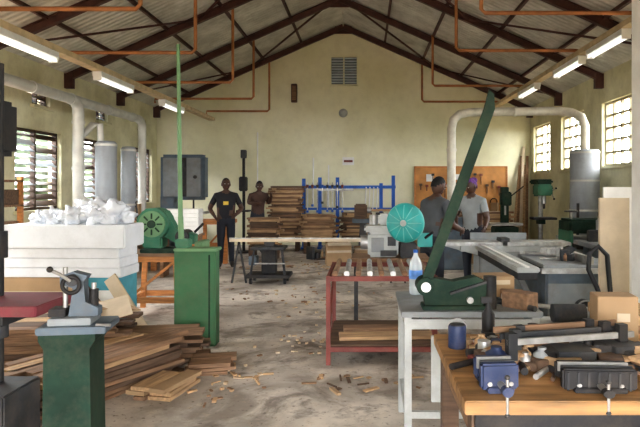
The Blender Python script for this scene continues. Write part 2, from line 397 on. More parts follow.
    kk=1.0 if not scarf else 1.07
    for v in t.verts:v.co=Vector((v.co.x*.083*kk,v.co.y*.102*kk,v.co.z*.124*kk))
    b.tmp(t,scarf or 'hair',True,None)
    if scarf:b.blob((0,.085,.06),(.06,.055,.055),scarf,.2,3,2,1)
    b.M=Matrix()
    for v in b.bm.verts:v.co*=h
    b.bm.normal_update()
    return b
p=person('man_in_black_tshirt',(-2.78,12,0),12,dict(elL=(-.32,.06,1.16),wrL=(-.22,-.12,1.02),elR=(.31,.04,1.15),wrR=(.20,-.16,1.05)),'tblack',h=1.01,turn=10,wide=1.15)
p.box((0,-.142,1.28),(.10,.012,.07),'yell');p.done()
person('man_in_brown_shirt',(-2.55,14.2,0),30,dict(elL=(-.26,-.12,1.22),wrL=(-.12,-.30,1.22),elR=(.28,-.05,1.2),wrR=(.24,-.28,1.36)),'tor',h=1.0,turn=-20,nod=10,bend=12).done()
person('woman_in_grey_shirt',(1.66,9.2,0),-38,dict(elL=(-.26,-.10,1.17),wrL=(-.12,-.33,1.06),elR=(.26,-.05,1.14),wrR=(.34,-.28,1.02)),'tlight',h=.985,turn=-15,nod=14,scarf='scarf',bend=6,wide=1.05).done()
person('man_in_grey_tshirt',(.83,7.45,0),125,dict(elL=(-.27,-.08,1.15),wrL=(-.18,-.32,1.08),elR=(.27,-.06,1.16),wrR=(.16,-.30,1.10)),'tgrey',h=.99,turn=10,nod=24,bend=8,sleeve=.65,wide=1.15).done()

# ---------------------------------------------------------------- left foreground
b=B('cardboard_box',(-3.45,6.75,0))
b.bx(-.5,.38,-.28,.25,0,.62,'card',.006);b.box((-.06,-.282,.45),(.88,.004,.05),'cardl');b.box((0,-.284,.2),(.3,.004,.14),'cardl');b.done()
b=B('cyan_carton',(-2.83,6.75,0))
b.bx(-.17,.17,-.25,.25,0,.62,'cyan',.006);b.box((0,-.253,.4),(.22,.004,.16),'white');b.box((0,-.253,.12),(.25,.004,.06),'blue');b.done()
b=B('foam_board_stack',(-3.24,6.72,0),-2)
for k in range(3): b.bx(-.70+.01*k,.62-.01*k,-.24,.24,.622+k*.105,.724+k*.105,'foam',.006)
b.bx(-.68,.68,-.28,.24,.94,1.19,'foam',.012);b.done()
b=B('plastic_bag_pile',(-3.1,6.72,1.20))
for k,(x,y,r) in enumerate(((-.38,.0,.11),(-.14,-.08,.12),(.04,.03,.17),(.24,-.03,.19),(-.55,0,.09),(.36,.03,.13),(.14,-.08,.15))): b.blob((x,y,r*.62),(r*1.0,r*.8,r*.78),'plastic',.7,1.5,4,k,True)
b.done()
def lumber(name,loc,yaw,L,W,layers,ms,th=.04,jit=.08,z0=0,skew=1.5):
    b=B(name,loc,yaw);z=z0
    for l in range(layers):
        y=-W/2;t=th*random.uniform(.7,1.2)
        while y<W/2-.05:
            w=random.uniform(.09,.2);LL=L*random.uniform(.75,1.05)
            b.box((random.uniform(-jit,jit),y+w/2,z+t/2),(LL,w-.008,t-.004),random.choice(ms),rot=(0,0,R(random.uniform(-skew,skew))));y+=w
        z+=t
    return b
b=lumber('lumber_pile',(-2.15,4.75,0),62,1.5,.62,9,['wood','wood2','wood2','wood3'],.035,.14,skew=3);b.done()
b=lumber('lumber_pile',(-2.95,5.35,0),8,1.5,.6,12,['wood','wood2','wood2','wood3'],.035,.12,skew=2);b.done()
b=lumber('lumber_pile',(-1.98,5.60,0),8,.95,.3,8,['wood2','wood3','wood2'],.035,.06);b.done()
b=lumber('timber_offcuts',(-1.34,5.25,0),15,.40,.34,3,['wood','wood2','wood2'],.035,.03,skew=4);b.done()
b=lumber('timber_offcuts',(-1.55,4.70,0),75,.50,.3,3,['wood','wood2','card'],.03,.03,skew=4);b.done()
b=B('cardboard_sheet',(-2.35,5.2,.50),25);b.box((0,0,0),(.6,.4,.012),'cardl',rot=(R(14),R(-12),0));b.box((.1,.2,.03),(.5,.35,.012),'card',rot=(R(4),R(10),.4));b.done()
b=B('leaning_plank',(-2.7,6.25,0),0);b.bar((.5,-.12,.02),(.0,.10,.64),.14,.025,'cardl',up=(0,1,0));b.bar((.3,-.2,.02),(-.35,.08,.6),.14,.025,'wood3',up=(0,1,0));b.done()

b=B('arbor_press',(-1.45,3.0,0),8)
t=[(-.15,0),(.15,0),(.14,.06),(.115,.09),(.105,.82),(.13,.86),(.13,.89),(-.13,.89),(-.13,.86),(-.105,.82),(-.115,.09),(-.14,.06)]
b.prism(t,-.12,.12,'dgreen')
b.bx(-.14,.18,-.13,.13,.89,.925,'bgrey',.005);b.bx(-.1,.1,-.09,.09,.925,.96,'grey',.004)
b.bx(-.11,-.03,-.05,.05,.96,1.0,'black',.004);b.prism([(-.02,.96),(.12,.96),(.12,1.0),(.06,1.03),(.05,1.13),(.07,1.16),(.0,1.18),(-.06,1.16),(-.06,1.12),(0,1.1)],-.035,.035,'bgrey')
b.cyl((-.045,0,1.0),(-.045,0,1.20),.012,'steel',n=10);b.ring((-.0,-.06,1.12),.04,.010,'black');b.cyl((0,-.05,1.14),(0,.05,1.14),.03,'dark')
b.tube([(0,-.07,1.14),(-.04,-.1,1.18),(-.07,-.12,1.20)],.008,'steel',8);b.sph((-.075,-.122,1.205),.015,'black');b.cyl((.09,0,1.0),(.09,0,1.09),.022,'black');b.cyl((.09,0,1.09),(.09,0,1.12),.012,'steel')
b.cyl((.13,-.1,.93),(.20,-.12,.93),.008,'steel');b.done()
b=B('drill_press',(-2.31,3.3,0))
b.bx(-.25,.32,-.22,.25,0,.07,'dark',.01);b.bx(-.2,.42,-.16,.2,.07,.50,'dark',.01);b.cyl((.235,.1,.1),(.235,.1,2.3),.026,'black');b.cyl((.235,.1,.75),(.235,.1,.9),.05,'dark')
b.bx(-.3,.62,-.22,.22,.93,.985,'dred',.006);b.bx(-.15,.4,-.15,.15,.86,.93,'dark',.01);b.bx(.05,.2,-.1,.0,.985,1.0,'steel')
b.bx(-.25,.25,-.15,.28,1.78,2.10,'black',.03);b.cyl((.12,-.12,1.45),(.12,-.12,1.78),.03,'steel');b.cyl((.12,-.12,1.35),(.12,-.12,1.46),.022,'dark')
b.tube([(.2,.05,1.25),(.27,-.1,1.28),(.32,-.22,1.22)],.01,'black',8);b.sph((.32,-.22,1.21),.02,'black');b.cyl((.235,.1,1.2),(.235,.1,1.35),.045,'black')
b.done()

b=B('green_machine_cabinet',(-1.70,6.05,0))
b.bx(-.215,.205,-.04,.12,.0,.96,'green',.012);b.bx(-.20,.19,-.05,-.04,.03,.93,'green');b.bx(.135,.15,-.056,-.05,.05,.92,'dgreen')
b.bx(-.215,.22,-.06,.15,.955,.985,'lgreen',.006)
b.tube([(-.165,.05,.98),(-.175,.05,1.3)],[.032,.027],'lgreen',12);b.tube([(-.175,.05,1.25),(-.20,.05,3.05)],[.024,.018],'lgreen',12)
b.cyl((-.165,.05,.985),(-.165,.05,1.06),.06,'dgreen');b.box((-.14,.04,1.03),(.14,.12,.09),'mgreen',bev=.01);b.done()
b=B('saw_stand',(-2.63,7.7,0))
for x in (-.28,.28):
    for y in (-.25,.25):b.bar((x*1.15,y*1.1,0),(x,y,.74),.06,.05,'orange')
for z in (.2,.71):
    for y in (-.26,.26):b.bx(-.31,.31,y-.02,y+.02,z-.04,z+.03,'orange')
    for x in (-.29,.29):b.bx(x-.02,x+.02,-.28,.28,z-.04,z+.03,'orange')
b.bar((-.3,-.27,.22),(.28,-.27,.68),.03,.05,'orange',up=(0,1,0));b.bx(-.36,.5,-.3,.3,.741,.775,'wood2');b.done()
b=B('radial_arm_saw',(-2.5,7.65,.776))
b.bx(-.3,.36,-.2,.2,0,.05,'dgreen',.008);b.bx(-.3,-.05,-.12,.12,.05,.2,'mgreen',.02)
b.cyl((-.16,-.15,.36),(-.16,.12,.36),.20,'mgreen',n=28);b.cyl((-.16,-.175,.36),(-.16,-.15,.36),.165,'lgreen',n=28);b.cyl((-.16,-.20,.36),(-.16,-.17,.36),.05,'dgreen')
for a in range(0,360,45):b.box((-.16+.1*math.cos(R(a)),-.178,.36+.1*math.sin(R(a))),(.07,.008,.018),'dgreen',rot=(0,-R(a),0))
b.prism([(-.28,.55),(-.02,.52),(.1,.3),(.34,.22),(.34,.1),(.1,.12),(-.05,.2),(-.28,.3)],-.06,.1,'mgreen');b.cyl((.2,-.14,.2),(.2,.14,.2),.08,'dark');b.cyl((.33,0,.25),(.45,-.05,.36),.016,'black')
b.bx(.38,.47,-.2,.2,.0,.14,'lgreen',.01);b.done()

b=B('side_workbench',(-5.15,12.1,0))
b.bx(-.5,.42,-2.3,2.3,.8,.87,'bench');
for y in (-2.2,-.8,.8,2.2):
    for x in (-.44,.36):b.bx(x-.04,x+.04,y-.04,y+.04,0,.8,'wood2')
b.bx(-.46,.38,-2.2,2.2,.2,.24,'wood2');b.done()
def clutter(name,loc,rx,ry,n,ms,hmax=.2,seed=1):
    rr=random.Random(seed);b=B(name,loc)
    for k in range(n):
        x=rr.uniform(-rx,rx);y=rr.uniform(-ry,ry);t=rr.random();m=rr.choice(ms)
        if t<.4:
            h=rr.uniform(.03,hmax);b.box((x,y,h/2),(rr.uniform(.05,.2),rr.uniform(.04,.15),h),m,rot=(0,0,rr.uniform(0,3)),bev=.003)
        elif t<.6:
            h=rr.uniform(.06,hmax);r=rr.uniform(.02,.05);b.lathe([(r,0),(r,h*.7),(r*.5,h*.85),(r*.5,h)],(x,y,0),m,12)
        else:
            a=rr.uniform(0,3.1);L=rr.uniform(.1,.28);r=rr.uniform(.008,.018);b.cyl((x-L*math.cos(a),y-L*math.sin(a),r),(x+L*math.cos(a),y+L*math.sin(a),r),r,m,n=8);b.box((x+L*math.cos(a),y+L*math.sin(a),.02),(.06,.04,.035),m,rot=(0,0,a))
    return b.done()
def litter(name,loc,rx,ry,n,ms,seed,smax=.12):
    rr=random.Random(seed);b=B(name,loc)
    for k in range(n):
        x=rr.gauss(0,rx*.5);y=rr.gauss(0,ry*.5);h=rr.uniform(.006,.02)
        b.box((x,y,h/2),(rr.uniform(.02,smax),rr.uniform(.012,.04),h),rr.choice(ms),rot=(0,0,rr.uniform(0,3.1)))
    return b.done()
clutter('workbench_tools',(-5.2,12.3,.871),.2,1.8,56,['dark','wood2','wood','bgrey','card','red','steel','black'],.42,5)
b=B('timber_rack',(-5.3,8.2,0))
for y in (-.45,.45):
    for x in (-.33,.33):b.bx(x-.03,x+.03,y-.03,y+.03,0,1.75,'orange')
for z in (.4,.9,1.35,1.7):b.bx(-.36,.36,-.48,.48,z-.03,z,'wood2')
for z in (.4,.9,1.35):
    for k in range(4):b.box((-.25+k*.17,0,z+.08+.03*(k%2)),(.13,.95,.15+.06*(k%2)),random.choice(['wood','wood2','orange','wood3']))
b.done()
b=B('dust_duct')
b.cyl((-5.0,6.5,3.1),(-5.0,13.3,3.1),.085,'galv');
for y in (7.5,9,10.2,11.7,12.9):b.cyl((-5.0,y-.02,3.1),(-5.0,y+.02,3.1),.098,'galv')
y=10.45;x=-5.0
b.tube([(x,y-.25,3.1),(x,y-.08,3.07),(x,y,2.98),(x,y+.02,2.85),(x,y+.02,.9)],.095,'galv',14)
b.cyl((-5.0,10.47,1.9),(-5.0,10.47,1.95),.11,'galv');b.cyl((-5.0,10.47,2.7),(-5.0,10.47,2.75),.11,'galv')
b.tube([(-5,13.2,3.1),(-5,13.37,3.07),(-5,13.45,2.98),(-5,13.46,2.8),(-5,13.46,.9)],.09,'galv',14)
b.tube([(-5.0,10.47,1.5),(-4.9,10.5,1.35),(-4.75,10.6,1.3)],.06,'galv',10)
b.tube([(-5,10.6,2.5),(-4.9,10.8,2.72),(-4.77,10.8,2.72),(-4.75,10.8,2.4)],.06,'galv',12)
b.done()
for xx,yy,sc in ((-4.66,10.8,1.0),(-4.85,12.3,.8)):
    b=B('dust_collector',(xx,yy,0))
    b.lathe([(.1,1.02),(.17*sc,1.2),(.185*sc,1.25),(.185*sc,2.38),(.15*sc,2.42),(.06,2.43)],(0,0,0),'tank',24)
    b.cyl((0,0,1.22),(0,0,1.26),.195*sc,'galv',n=24);b.cyl((0,0,2.33),(0,0,2.37),.195*sc,'galv',n=24)
    for a in range(3):b.bar((.15*math.cos(a*2.09),.15*math.sin(a*2.09),1.3),(.2*math.cos(a*2.09),.2*math.sin(a*2.09),.875),.03,.03,'dark')
    b.done()

b=B('bandsaw',(-4.2,14.0,0))
b.bx(-.42,.42,-.25,.25,0,.75,'bgrey',.03);b.bx(-.52,.5,-.2,.2,1.3,2.35,'bgrey',.06);b.bx(-.52,-.2,-.18,.18,.75,1.4,'bgrey',.02);b.bx(-.25,.55,-.32,.3,.98,1.03,'steel',.005)
b.bx(-.44,.42,-.22,-.205,1.38,2.27,'grey',.01);b.bx(-.06,.1,-.235,-.22,1.38,2.27,'dark');b.cyl((.3,-.25,1.83),(.3,-.2,1.83),.04,'dark');b.cyl((.2,0,1.05),(.2,0,1.35),.02,'dark');b.bx(-.2,.3,-.15,.15,.75,.98,'dark',.02);b.done()
b=B('panel_stack',(-3.3,10.8,0),4)
for x in (-.3,.3):b.bx(x-.03,x+.03,-.2,.2,0,.72,'wood2')
b.bx(-.36,.36,-.25,.25,.72,.76,'wood2')
for k in range(6):b.bx(-.36+.01*k,.34,-.22,.2,.76+k*.075,.83+k*.075,'white',.004)
b.done()
b=B('orange_workbench',(-3.22,12.85,0))
for x in (-.3,.3):
    for y in (-.3,.3):b.bx(x-.045,x+.045,y-.045,y+.045,0,.82,'orange')
b.bx(-.4,.4,-.38,.38,.82,.9,'orange',.006);b.bx(-.3,.3,-.32,-.28,.3,.38,'orange');b.bx(-.3,.3,.28,.32,.3,.38,'orange');b.bar((-.3,-.32,.1),(.3,-.32,.78),.03,.06,'orange',up=(0,1,0));b.done()
b=B('orange_workbench',(-3.75,11.8,0))
for x in (-.3,.3):
    for y in (-.3,.3):b.bx(x-.045,x+.045,y-.045,y+.045,0,.8,'orange')
b.bx(-.45,.4,-.38,.38,.8,.87,'orange',.006);b.bx(-.3,.3,-.32,-.28,.2,.28,'orange');b.done()
clutter('workbench_tools',(-3.75,11.8,.871),.2,.2,12,['dark','wood','bgrey','steel','red'],.3,9)
b=B('drill_stand',(-2.95,14.6,0))
b.cyl((0,0,0),(0,0,.05),.2,'black');b.cyl((0,0,.05),(0,0,2.45),.035,'black');b.bx(-.08,.08,-.2,.1,1.5,1.85,'black',.02);b.bx(-.15,.15,-.2,.15,1.0,1.04,'black');b.bx(-.06,.06,-.1,.08,2.3,2.5,'dark',.01);b.done()
def stack(loc,yaw,L,W,n,ms,jit=.1,th=.05,z0=.3,skew=2):
    b=lumber('timber_stack',loc,yaw,L,W,n,ms,th,jit,z0,skew)
    for x in (-L*.37,L*.37):b.bx(x-.05,x+.05,-W*.46,W*.46,0,z0,'wood3')
    b.done()
stack((-2.0,15.2,0),3,.8,.6,27,['wood2','wood','wood3','wood2'],.12,z0=.35,skew=3)
stack((-2.25,13.4,0),-4,.7,.4,13,['wood2','wood3','wood'],.08)
stack((-1.12,14.6,0),-3,.8,.5,13,['wood2','wood','wood'],.1)
stack((-.25,15.1,0),4,.7,.5,14,['wood2','wood','wood3'],.1)
stack((1.55,14.9,0),2,.9,.5,17,['wood2','wood','wood3'],.1)
stack((3.0,14.8,0),12,1.3,.4,13,['wood2','wood','cardl'],.1,z0=.35)
b=lumber('timber_stack',(-5.0,15.6,0),90,1.2,.7,16,['wood2','wood','wood3'],.05,.1);b.done()
for k,(x,y,w,h) in enumerate(((-.55,12.3,.5,.42),(1.0,12.6,.45,.5),(2.3,12.7,.5,.6),(-.05,12.45,.35,.3))):
    b=B('cardboard_box',(x,y,0),random.uniform(-20,20));b.bx(-w/2,w/2,-w*.35,w*.35,0,h,'card',.006);b.box((0,-w*.35-.002,h*.7),(w,.004,.05),'cardl')
    b.box((0,-w*.45,h+.03),(w*.95,w*.22,.008),'cardl',rot=(R(30),0,0));b.box((0,w*.42,h+.04),(w*.95,w*.22,.008),'card',rot=(R(-40),0,0));b.done()
b=B('machine_trolley',(-1.6,10.05,0))
b.bx(-.36,.36,-.25,.25,.10,.16,'black',.008);b.bx(-.28,.28,-.2,.2,.56,.61,'dark',.008);b.bx(-.12,.12,-.1,.1,.16,.58,'black',.015);b.bx(-.33,-.2,-.12,.12,.30,.45,'bgrey',.01)
for x in (-.28,.28):
    for y in (-.18,.18):b.cyl((x-.02,y,.05),(x+.02,y,.05),.05,'rubber',n=12)
    b.bar((x,-.18,.16),(x*.8,-.15,.6),.03,.03,'dark')
b.cyl((-.2,-.26,.35),(.3,-.26,.35),.012,'steel');b.bx(-.08,.08,-.06,.06,.61,.688,'dark');b.done()
b=B('roller_infeed_rail',(-.75,10.0,0))
b.bx(-1.5,1.5,-.06,.06,.69,.74,'cardl',.004);b.bx(-1.5,1.5,-.06,-.05,.74,.76,'steel')
for x in (-1.35,1.3):
    b.bar((x-.12,.0,0),(x,0,.69),.03,.03,'dark',up=(0,1,0));b.bar((x+.12,0,0),(x,0,.69),.03,.03,'dark',up=(0,1,0))
b.done()

b=B('clamp_rack',(0,15.7,0))
for x,z in ((-1.6,1.82),(-1.18,1.85),(-.72,1.85),(.42,1.7),(.74,1.9)):
    b.bx(x-.045,x+.045,-.04,.04,0,z,'blue',.004);b.bx(x-.05,x+.05,-.3,.3,0,.05,'blue')
b.bx(-1.65,.8,-.045,.045,1.56,1.64,'blue',.004);b.bx(-1.65,.8,-.045,.045,1.0,1.06,'blue',.004);b.bx(-1.25,-.3,-.05,.05,1.5,1.56,'steel')
for k in range(8):
    x=-1.5+k*.13;L=.5+.25*random.random();b.bx(x-.012,x+.012,-.075,-.05,1.66-L,1.72,'steel' if k%3 else 'white');b.bx(x-.03,x+.03,-.11,-.04,1.58,1.66,random.choice(['red','dark','blue']));b.bx(x-.03,x+.03,-.11,-.04,1.68-L,1.74-L,random.choice(['dark','blue']))
for k in range(4):
    x=.0+k*.1;b.cyl((x,-.07,1.0),(x+.03,-.07,1.6),.014,'white',n=8)
b.done()
b=B('wood_lathe',(.35,14.2,0))
for x in (-.4,.4):b.prism([(x-.12,0),(x+.12,0),(x+.07,.75),(x-.07,.75)],-.15,.15,'dark')
b.bx(-.65,.65,-.09,.09,.75,.85,'bgrey',.01);b.bx(-.6,-.3,-.13,.13,.85,1.2,'wood3',.03);b.cyl((-.3,0,1.05),(-.2,0,1.05),.07,'steel');b.bx(.35,.52,-.09,.09,.85,1.1,'bgrey',.02);b.cyl((-.2,0,1.05),(.35,0,1.05),.03,'wood');b.bx(-.1,.1,-.16,0,.9,1.0,'dark',.01);b.done()
clutter('scrap_wood',(.0,13.3,0),1.3,.35,40,['wood','wood2','wood3','dark'],.35,3)
clutter('scrap_wood',(-4.3,12.7,0),.2,.25,14,['wood','wood2','wood3','dark'],.3,6)

b=B('tool_board',(2.63,YW,0))
b.bx(-1.28,1.28,-.03,0,.92,2.17,'ply');
for p in (-1.26,1.26):b.bx(p-.02,p+.02,-.05,-.03,.92,2.17,'orange')
b.bx(-1.28,1.28,-.05,-.03,2.13,2.17,'orange')
rr=random.Random(4)
for k in range(14):
    x=-1.1+k*.165;z=rr.uniform(1.6,2.0);L=rr.uniform(.15,.4);m=rr.choice(['wood3','dark','wood2','black']);b.bx(x-.012,x+.012,-.06,-.035,z-L,z,m);b.bx(x-.04,x+.04,-.075,-.035,z-.06,z,rr.choice(['dark','wood3','red']))
for x in (-.6,.3,.9):b.ring((x,-.05,1.2),.09,.012,rr.choice(['black','dark']),n=16)
b.bx(-.95,-.75,-.05,-.03,1.75,1.95,'white');b.bx(-.2,0,-.05,-.03,1.8,1.95,'white')
b.done()
b=B('store_shelf',(2.6,15.95,0))
for x in (-1.05,0,1.05):
    for y in (-.25,.25):b.bx(x-.03,x+.03,y-.03,y+.03,0,.8,'wood2')
b.bx(-1.1,1.1,-.3,.3,.8,.84,'wood2');b.bx(-1.1,1.1,-.3,.3,.3,.33,'wood2');b.done()
clutter('stored_tools',(2.6,15.95,.841),.9,.2,38,['dark','wood','wood3','bgrey','red','card','steel','white'],.35,12)
b=B('leaning_timber',(4.2,16.13,0))
for k in range(5):b.bar((-.3+k*.09,-.3,0.02),(.05+k*.05,.32,2.2+.25*(k%3)),.07,.03,['wood','wood2','cardl'][k%3])
b.done()

b=B('dust_duct')
b.tube([(1.7,11.8,1.0),(1.7,11.8,2.75),(1.74,11.8,2.92),(1.86,11.8,3.03),(2.05,11.8,3.07),(3.75,11.6,3.07),(3.95,11.5,3.03),(4.07,11.3,2.92),(4.1,11.2,2.75),(4.1,11.2,2.3)],.085,'duct',16)
for z in (1.6,2.3):b.cyl((1.7,11.8,z),(1.7,11.8,z+.05),.1,'duct')
b.cyl((2.9,11.68,3.07),(2.95,11.68,3.07),.1,'duct');b.bx(1.4,2.0,11.55,12.05,0,1.0,'bgrey',.02);b.done()
b=B('dust_collector',(4.1,11.2,0))
b.lathe([(.05,.62),(.14,.8),(.24,1.12),(.265,1.15),(.265,2.25),(.25,2.29),(.1,2.3)],(0,0,0),'tank',28)
for z in (1.15,1.7,2.22):b.cyl((0,0,z),(0,0,z+.035),.275,'galv',n=28)
for a in range(4):
    c,s_=math.cos(a*1.57+.78),math.sin(a*1.57+.78);b.bar((.27*c,.27*s_,1.3),(.30*c,.30*s_,0),.04,.04,'dark')
b.lathe([(.2,0),(.22,.3),(.2,.6)],(0,0,0),'dark',20);b.done()
b=B('drill_press',(3.72,12.6,0))
b.bx(-.22,.22,-.25,.3,0,.08,'dgreen',.01);b.cyl((0,.12,.08),(0,.12,1.75),.05,'steel');b.bx(-.24,.24,-.25,.12,.92,.97,'dark',.008);b.bx(-.07,.07,0,.2,.82,.92,'dgreen')
b.bx(-.15,.15,-.25,.2,1.42,1.66,'mgreen',.03);b.bx(-.17,.17,-.22,.38,1.66,1.76,'dgreen',.03);b.cyl((0,-.13,1.25),(0,-.13,1.42),.04,'steel');b.cyl((0,-.13,1.15),(0,-.13,1.25),.025,'dark');b.cyl((0,.3,1.4),(0,.3,1.7),.09,'dark')
for a in (30,150,270):
    p1=(.22,-.1+.15*math.cos(R(a)),1.5+.15*math.sin(R(a)));b.tube([(.15,-.1,1.5),p1],.01,'steel',8);b.sph(p1,.022,'black')
b.done()
b=B('mortising_machine',(3.0,12.9,0))
b.bx(-.25,.25,-.22,.22,0,.75,'dgreen',.02);b.bx(-.35,.35,-.2,.2,.78,.83,'steel');b.bx(-.06,.1,.02,.16,.75,1.6,'dgreen',.01);b.bx(-.1,.12,-.15,.05,1.2,1.5,'dgreen',.02);b.cyl((0,-.06,1.0),(0,-.06,1.2),.02,'steel');b.tube([(.12,-.05,1.4),(.3,-.1,1.55),(.38,-.12,1.62)],.012,'black',8);b.done()

# ---------------------------------------------------------------- right mid machines
b=B('planer_jointer',(1.9,8.35,0))
b.bx(-.35,.45,-.22,.25,0,.72,'grey',.02);b.bx(-.85,-.03,-.22,.2,.80,.85,'steel',.006);b.bx(.03,.9,-.22,.2,.80,.85,'steel',.006);b.bx(-.6,.6,-.2,.2,.72,.80,'lgrey',.01);b.bx(-.4,.4,.2,.23,.85,.95,'grey');b.prism([(-.8,.79),(-.3,.65),(-.3,.8),(-.8,.8)],-.15,.15,'lgrey');b.prism([(.3,.65),(.85,.79),(.85,.8),(.3,.8)],-.15,.15,'lgrey');b.box((0,-.1,.88),(.12,.25,.05),'dark');b.done()
b=B('sliding_table_saw',(2.15,6.6,0))
b.bx(-.28,.45,-.4,.5,0,.72,'bgrey',.02);b.bx(-.26,.43,-.41,-.40,.1,.6,'grey');b.bx(-.32,.45,-.45,.6,.76,.80,'grey',.008);b.bx(-.3,.43,-.42,.55,.72,.76,'dark')
b.bx(-.72,-.50,-.95,1.2,.79,.84,'lgrey',.01);b.bx(-.70,-.52,-.93,1.1,.72,.79,'dark');b.bx(-.64,-.60,-.95,1.2,.84,.85,'white');b.bar((-.6,.2,.1),(-.4,.2,.72),.05,.05,'grey')
b.bar((-.25,-.2,.15),(-.55,-.2,.74),.05,.06,'grey',up=(0,1,0))
b.bx(-.36,.50,-.52,-.47,.72,.77,'steel');b.bx(.15,.2,-.45,.6,.80,.88,'steel',.004);b.prism([(0,.8),(.02,.92),(.08,.96),(.16,.93),(.14,.90)],-.05,-.01,'dark')
b.bx(.48,.80,-.4,.3,.74,.78,'lgrey',.006);b.bar((.76,-.35,0),(.76,-.35,.74),.04,.04,'dark');b.bar((.76,.2,0),(.76,.2,.74),.04,.04,'dark')
b.cyl((.1,-.41,.35),(.1,-.48,.35),.1,'dark');b.ring((.1,-.49,.35),.09,.01,'steel');b.done()
clutter('hand_tools',(2.2,6.75,.802),.12,.3,9,['dark','wood2','steel','card'],.12,61)
b=B('spindle_moulder',(3.5,8.2,0))
b.bx(-.4,.4,-.35,.35,0,.78,'bgrey',.03);b.bx(-.5,.5,-.45,.45,.78,.84,'grey',.008);b.bx(-.4,.4,.1,.2,.84,1.0,'dark',.01);b.cyl((0,0,.84),(0,0,1.0),.04,'steel');b.bx(-.2,.2,.12,.4,.95,1.15,'grey',.02);b.ring((.1,-.37,.45),.1,.012,'steel');b.done()
b=B('thickness_planer',(3.7,9.9,0))
b.bx(-.42,.42,-.35,.35,0,.6,'grey',.02);b.bx(-.36,.36,-.6,.6,.7,.76,'steel');b.bx(-.38,.38,-.3,.3,.6,.7,'dark');b.bx(-.42,.42,-.3,.3,.85,1.08,'dgreen',.04);b.bx(-.42,-.36,-.28,.28,.6,.9,'mgreen');b.bx(.36,.42,-.28,.28,.6,.9,'mgreen');b.cyl((-.3,0,1.08),(-.3,0,1.2),.02,'steel');b.ring((-.3,0,1.2),.1,.012,'dark',axis='Z');b.done()
b=B('power_cable',(2.15,5.45,0))
b.tube([(.05,-.1,.0+.02),(.08,-.05,.4),(.07,0,.75),(.05,0,.98),(-.03,0,1.06),(-.11,0,1.0),(-.12,0,.85),(-.05,0,.70),(.02,-.03,.5),(-.05,0,.15),(-.1,.1,.02),(-.2,.25,.02)],.022,'rubber',10);b.done()
b=B('steel_gas_cylinder',(3.35,7.1,0)) 
b.lathe([(.11,0),(.12,.02),(.12,.85),(.09,.95),(.03,1.0),(.03,1.06)],(0,0,0),'dark',20);b.cyl((-.05,0,1.06),(.05,0,1.06),.02,'steel');b.done()
b=B('motor_box',(1.65,4.9,0))
b.bx(-.3,.3,-.25,.25,0,.08,'dark');b.bx(-.28,.28,-.22,.22,.08,.50,'lgrey',.02);b.box((0,-.225,.32),(.4,.01,.2),'grey');b.cyl((-.12,0,.57),(.14,0,.57),.075,'dark',n=20);b.cyl((.14,0,.57),(.2,0,.57),.05,'steel');b.done()

# ---------------------------------------------------------------- red roller table + radial saw
b=B('roller_table',(.15,5.9,0))
x0,x1,y0,y1=-.48,.48,-.5,.5
for x in (x0,x1):
    for y in (y0,y1):b.bx(x-.02,x+.02,y-.02,y+.02,0,.80,'red')
for z in (.14,.775):
    for y in (y0,y1):b.bx(x0,x1,y-.016,y+.016,z-.022,z+.022,'red')
    for x in (x0,x1):b.bx(x-.016,x+.016,y0,y1,z-.022,z+.022,'red')
b.bar((x0,y0,.15),(x0,y1,.75),.02,.03,'red');b.bar((x1,y0,.15),(x1,y1,.75),.02,.03,'red')
for k in range(9):
    x=x0+.06+k*.105;b.cyl((x,y0+.02,.815),(x,y1-.02,.815),.026,'steel' if k%2 else 'wood2',n=12)
b.bx(x0,x1,y0,y1,.165,.18,'wood3');b.done()
b=B('stored_plank',(.2,5.75,.185),4);b.bx(-.45,.5,-.2,.02,0,.03,'wood');b.bx(-.4,.42,.06,.22,0,.05,'wood2');b.done()
b=B('radial_arm_saw',(.15,6.78,0))
for x in (-.25,.5):
    for y in (-.2,.25):b.bx(x-.02,x+.02,y-.02,y+.02,0,.78,'dark')
b.bx(-.3,.56,-.25,.3,.78,.82,'wood2');b.bx(-.12,.22,-.15,.2,.82,1.10,'lgrey',.03);b.bx(-.16,.26,-.18,.22,1.1,1.17,'lgrey',.02);b.cyl((-.05,.12,.82),(-.05,.12,1.28),.05,'steel')
b.cyl((-.20,-.05,.98),(-.12,-.05,.98),.08,'steel',n=20);b.bx(-.08,.06,-.165,-.15,.88,1.04,'grey',.004);b.bx(.1,.19,-.16,-.15,.95,1.05,'dark')
c=(.33,-.28,1.21)
b.M=Matrix.Translation((.33,-.15,1.21))@Matrix.Rotation(R(-22),4,'Z')@Matrix.Translation((-.33,.15,-1.21))
b.lathe([(.205,0),(.215,.02),(.20,.06),(.10,.085),(.03,.09)],(c[0],-.24,c[2]),'teal',36,rot=(R(90),0,0));b.ring((c[0],-.262,c[2]),.208,.010,'tealr',n=32)
for a in range(0,360,30):b.bar((c[0]+.05*math.cos(R(a)),-.332,c[2]+.05*math.sin(R(a))),(c[0]+.195*math.cos(R(a)),-.305,c[2]+.195*math.sin(R(a))),.008,.008,'tealr')
b.cyl((c[0],-.34,c[2]),(c[0],-.32,c[2]),.035,'lgrey',n=20);b.cyl((c[0],-.24,c[2]),(c[0],0,c[2]),.10,'lgrey',n=20)
b.M=Matrix()
b.bx(-.0,.4,-.05,.1,1.17,1.30,'lgrey',.02);b.bx(.42,.58,-.30,-.22,.95,1.1,'teal',.01);b.tube([(.5,-.3,1.05),(.58,-.36,1.12)],.015,'black',8)
b.bx(.02,.2,-.19,-.15,.84,.9,'dark');b.bx(.24,.42,-.2,.1,.82,.98,'dark',.01);b.done()

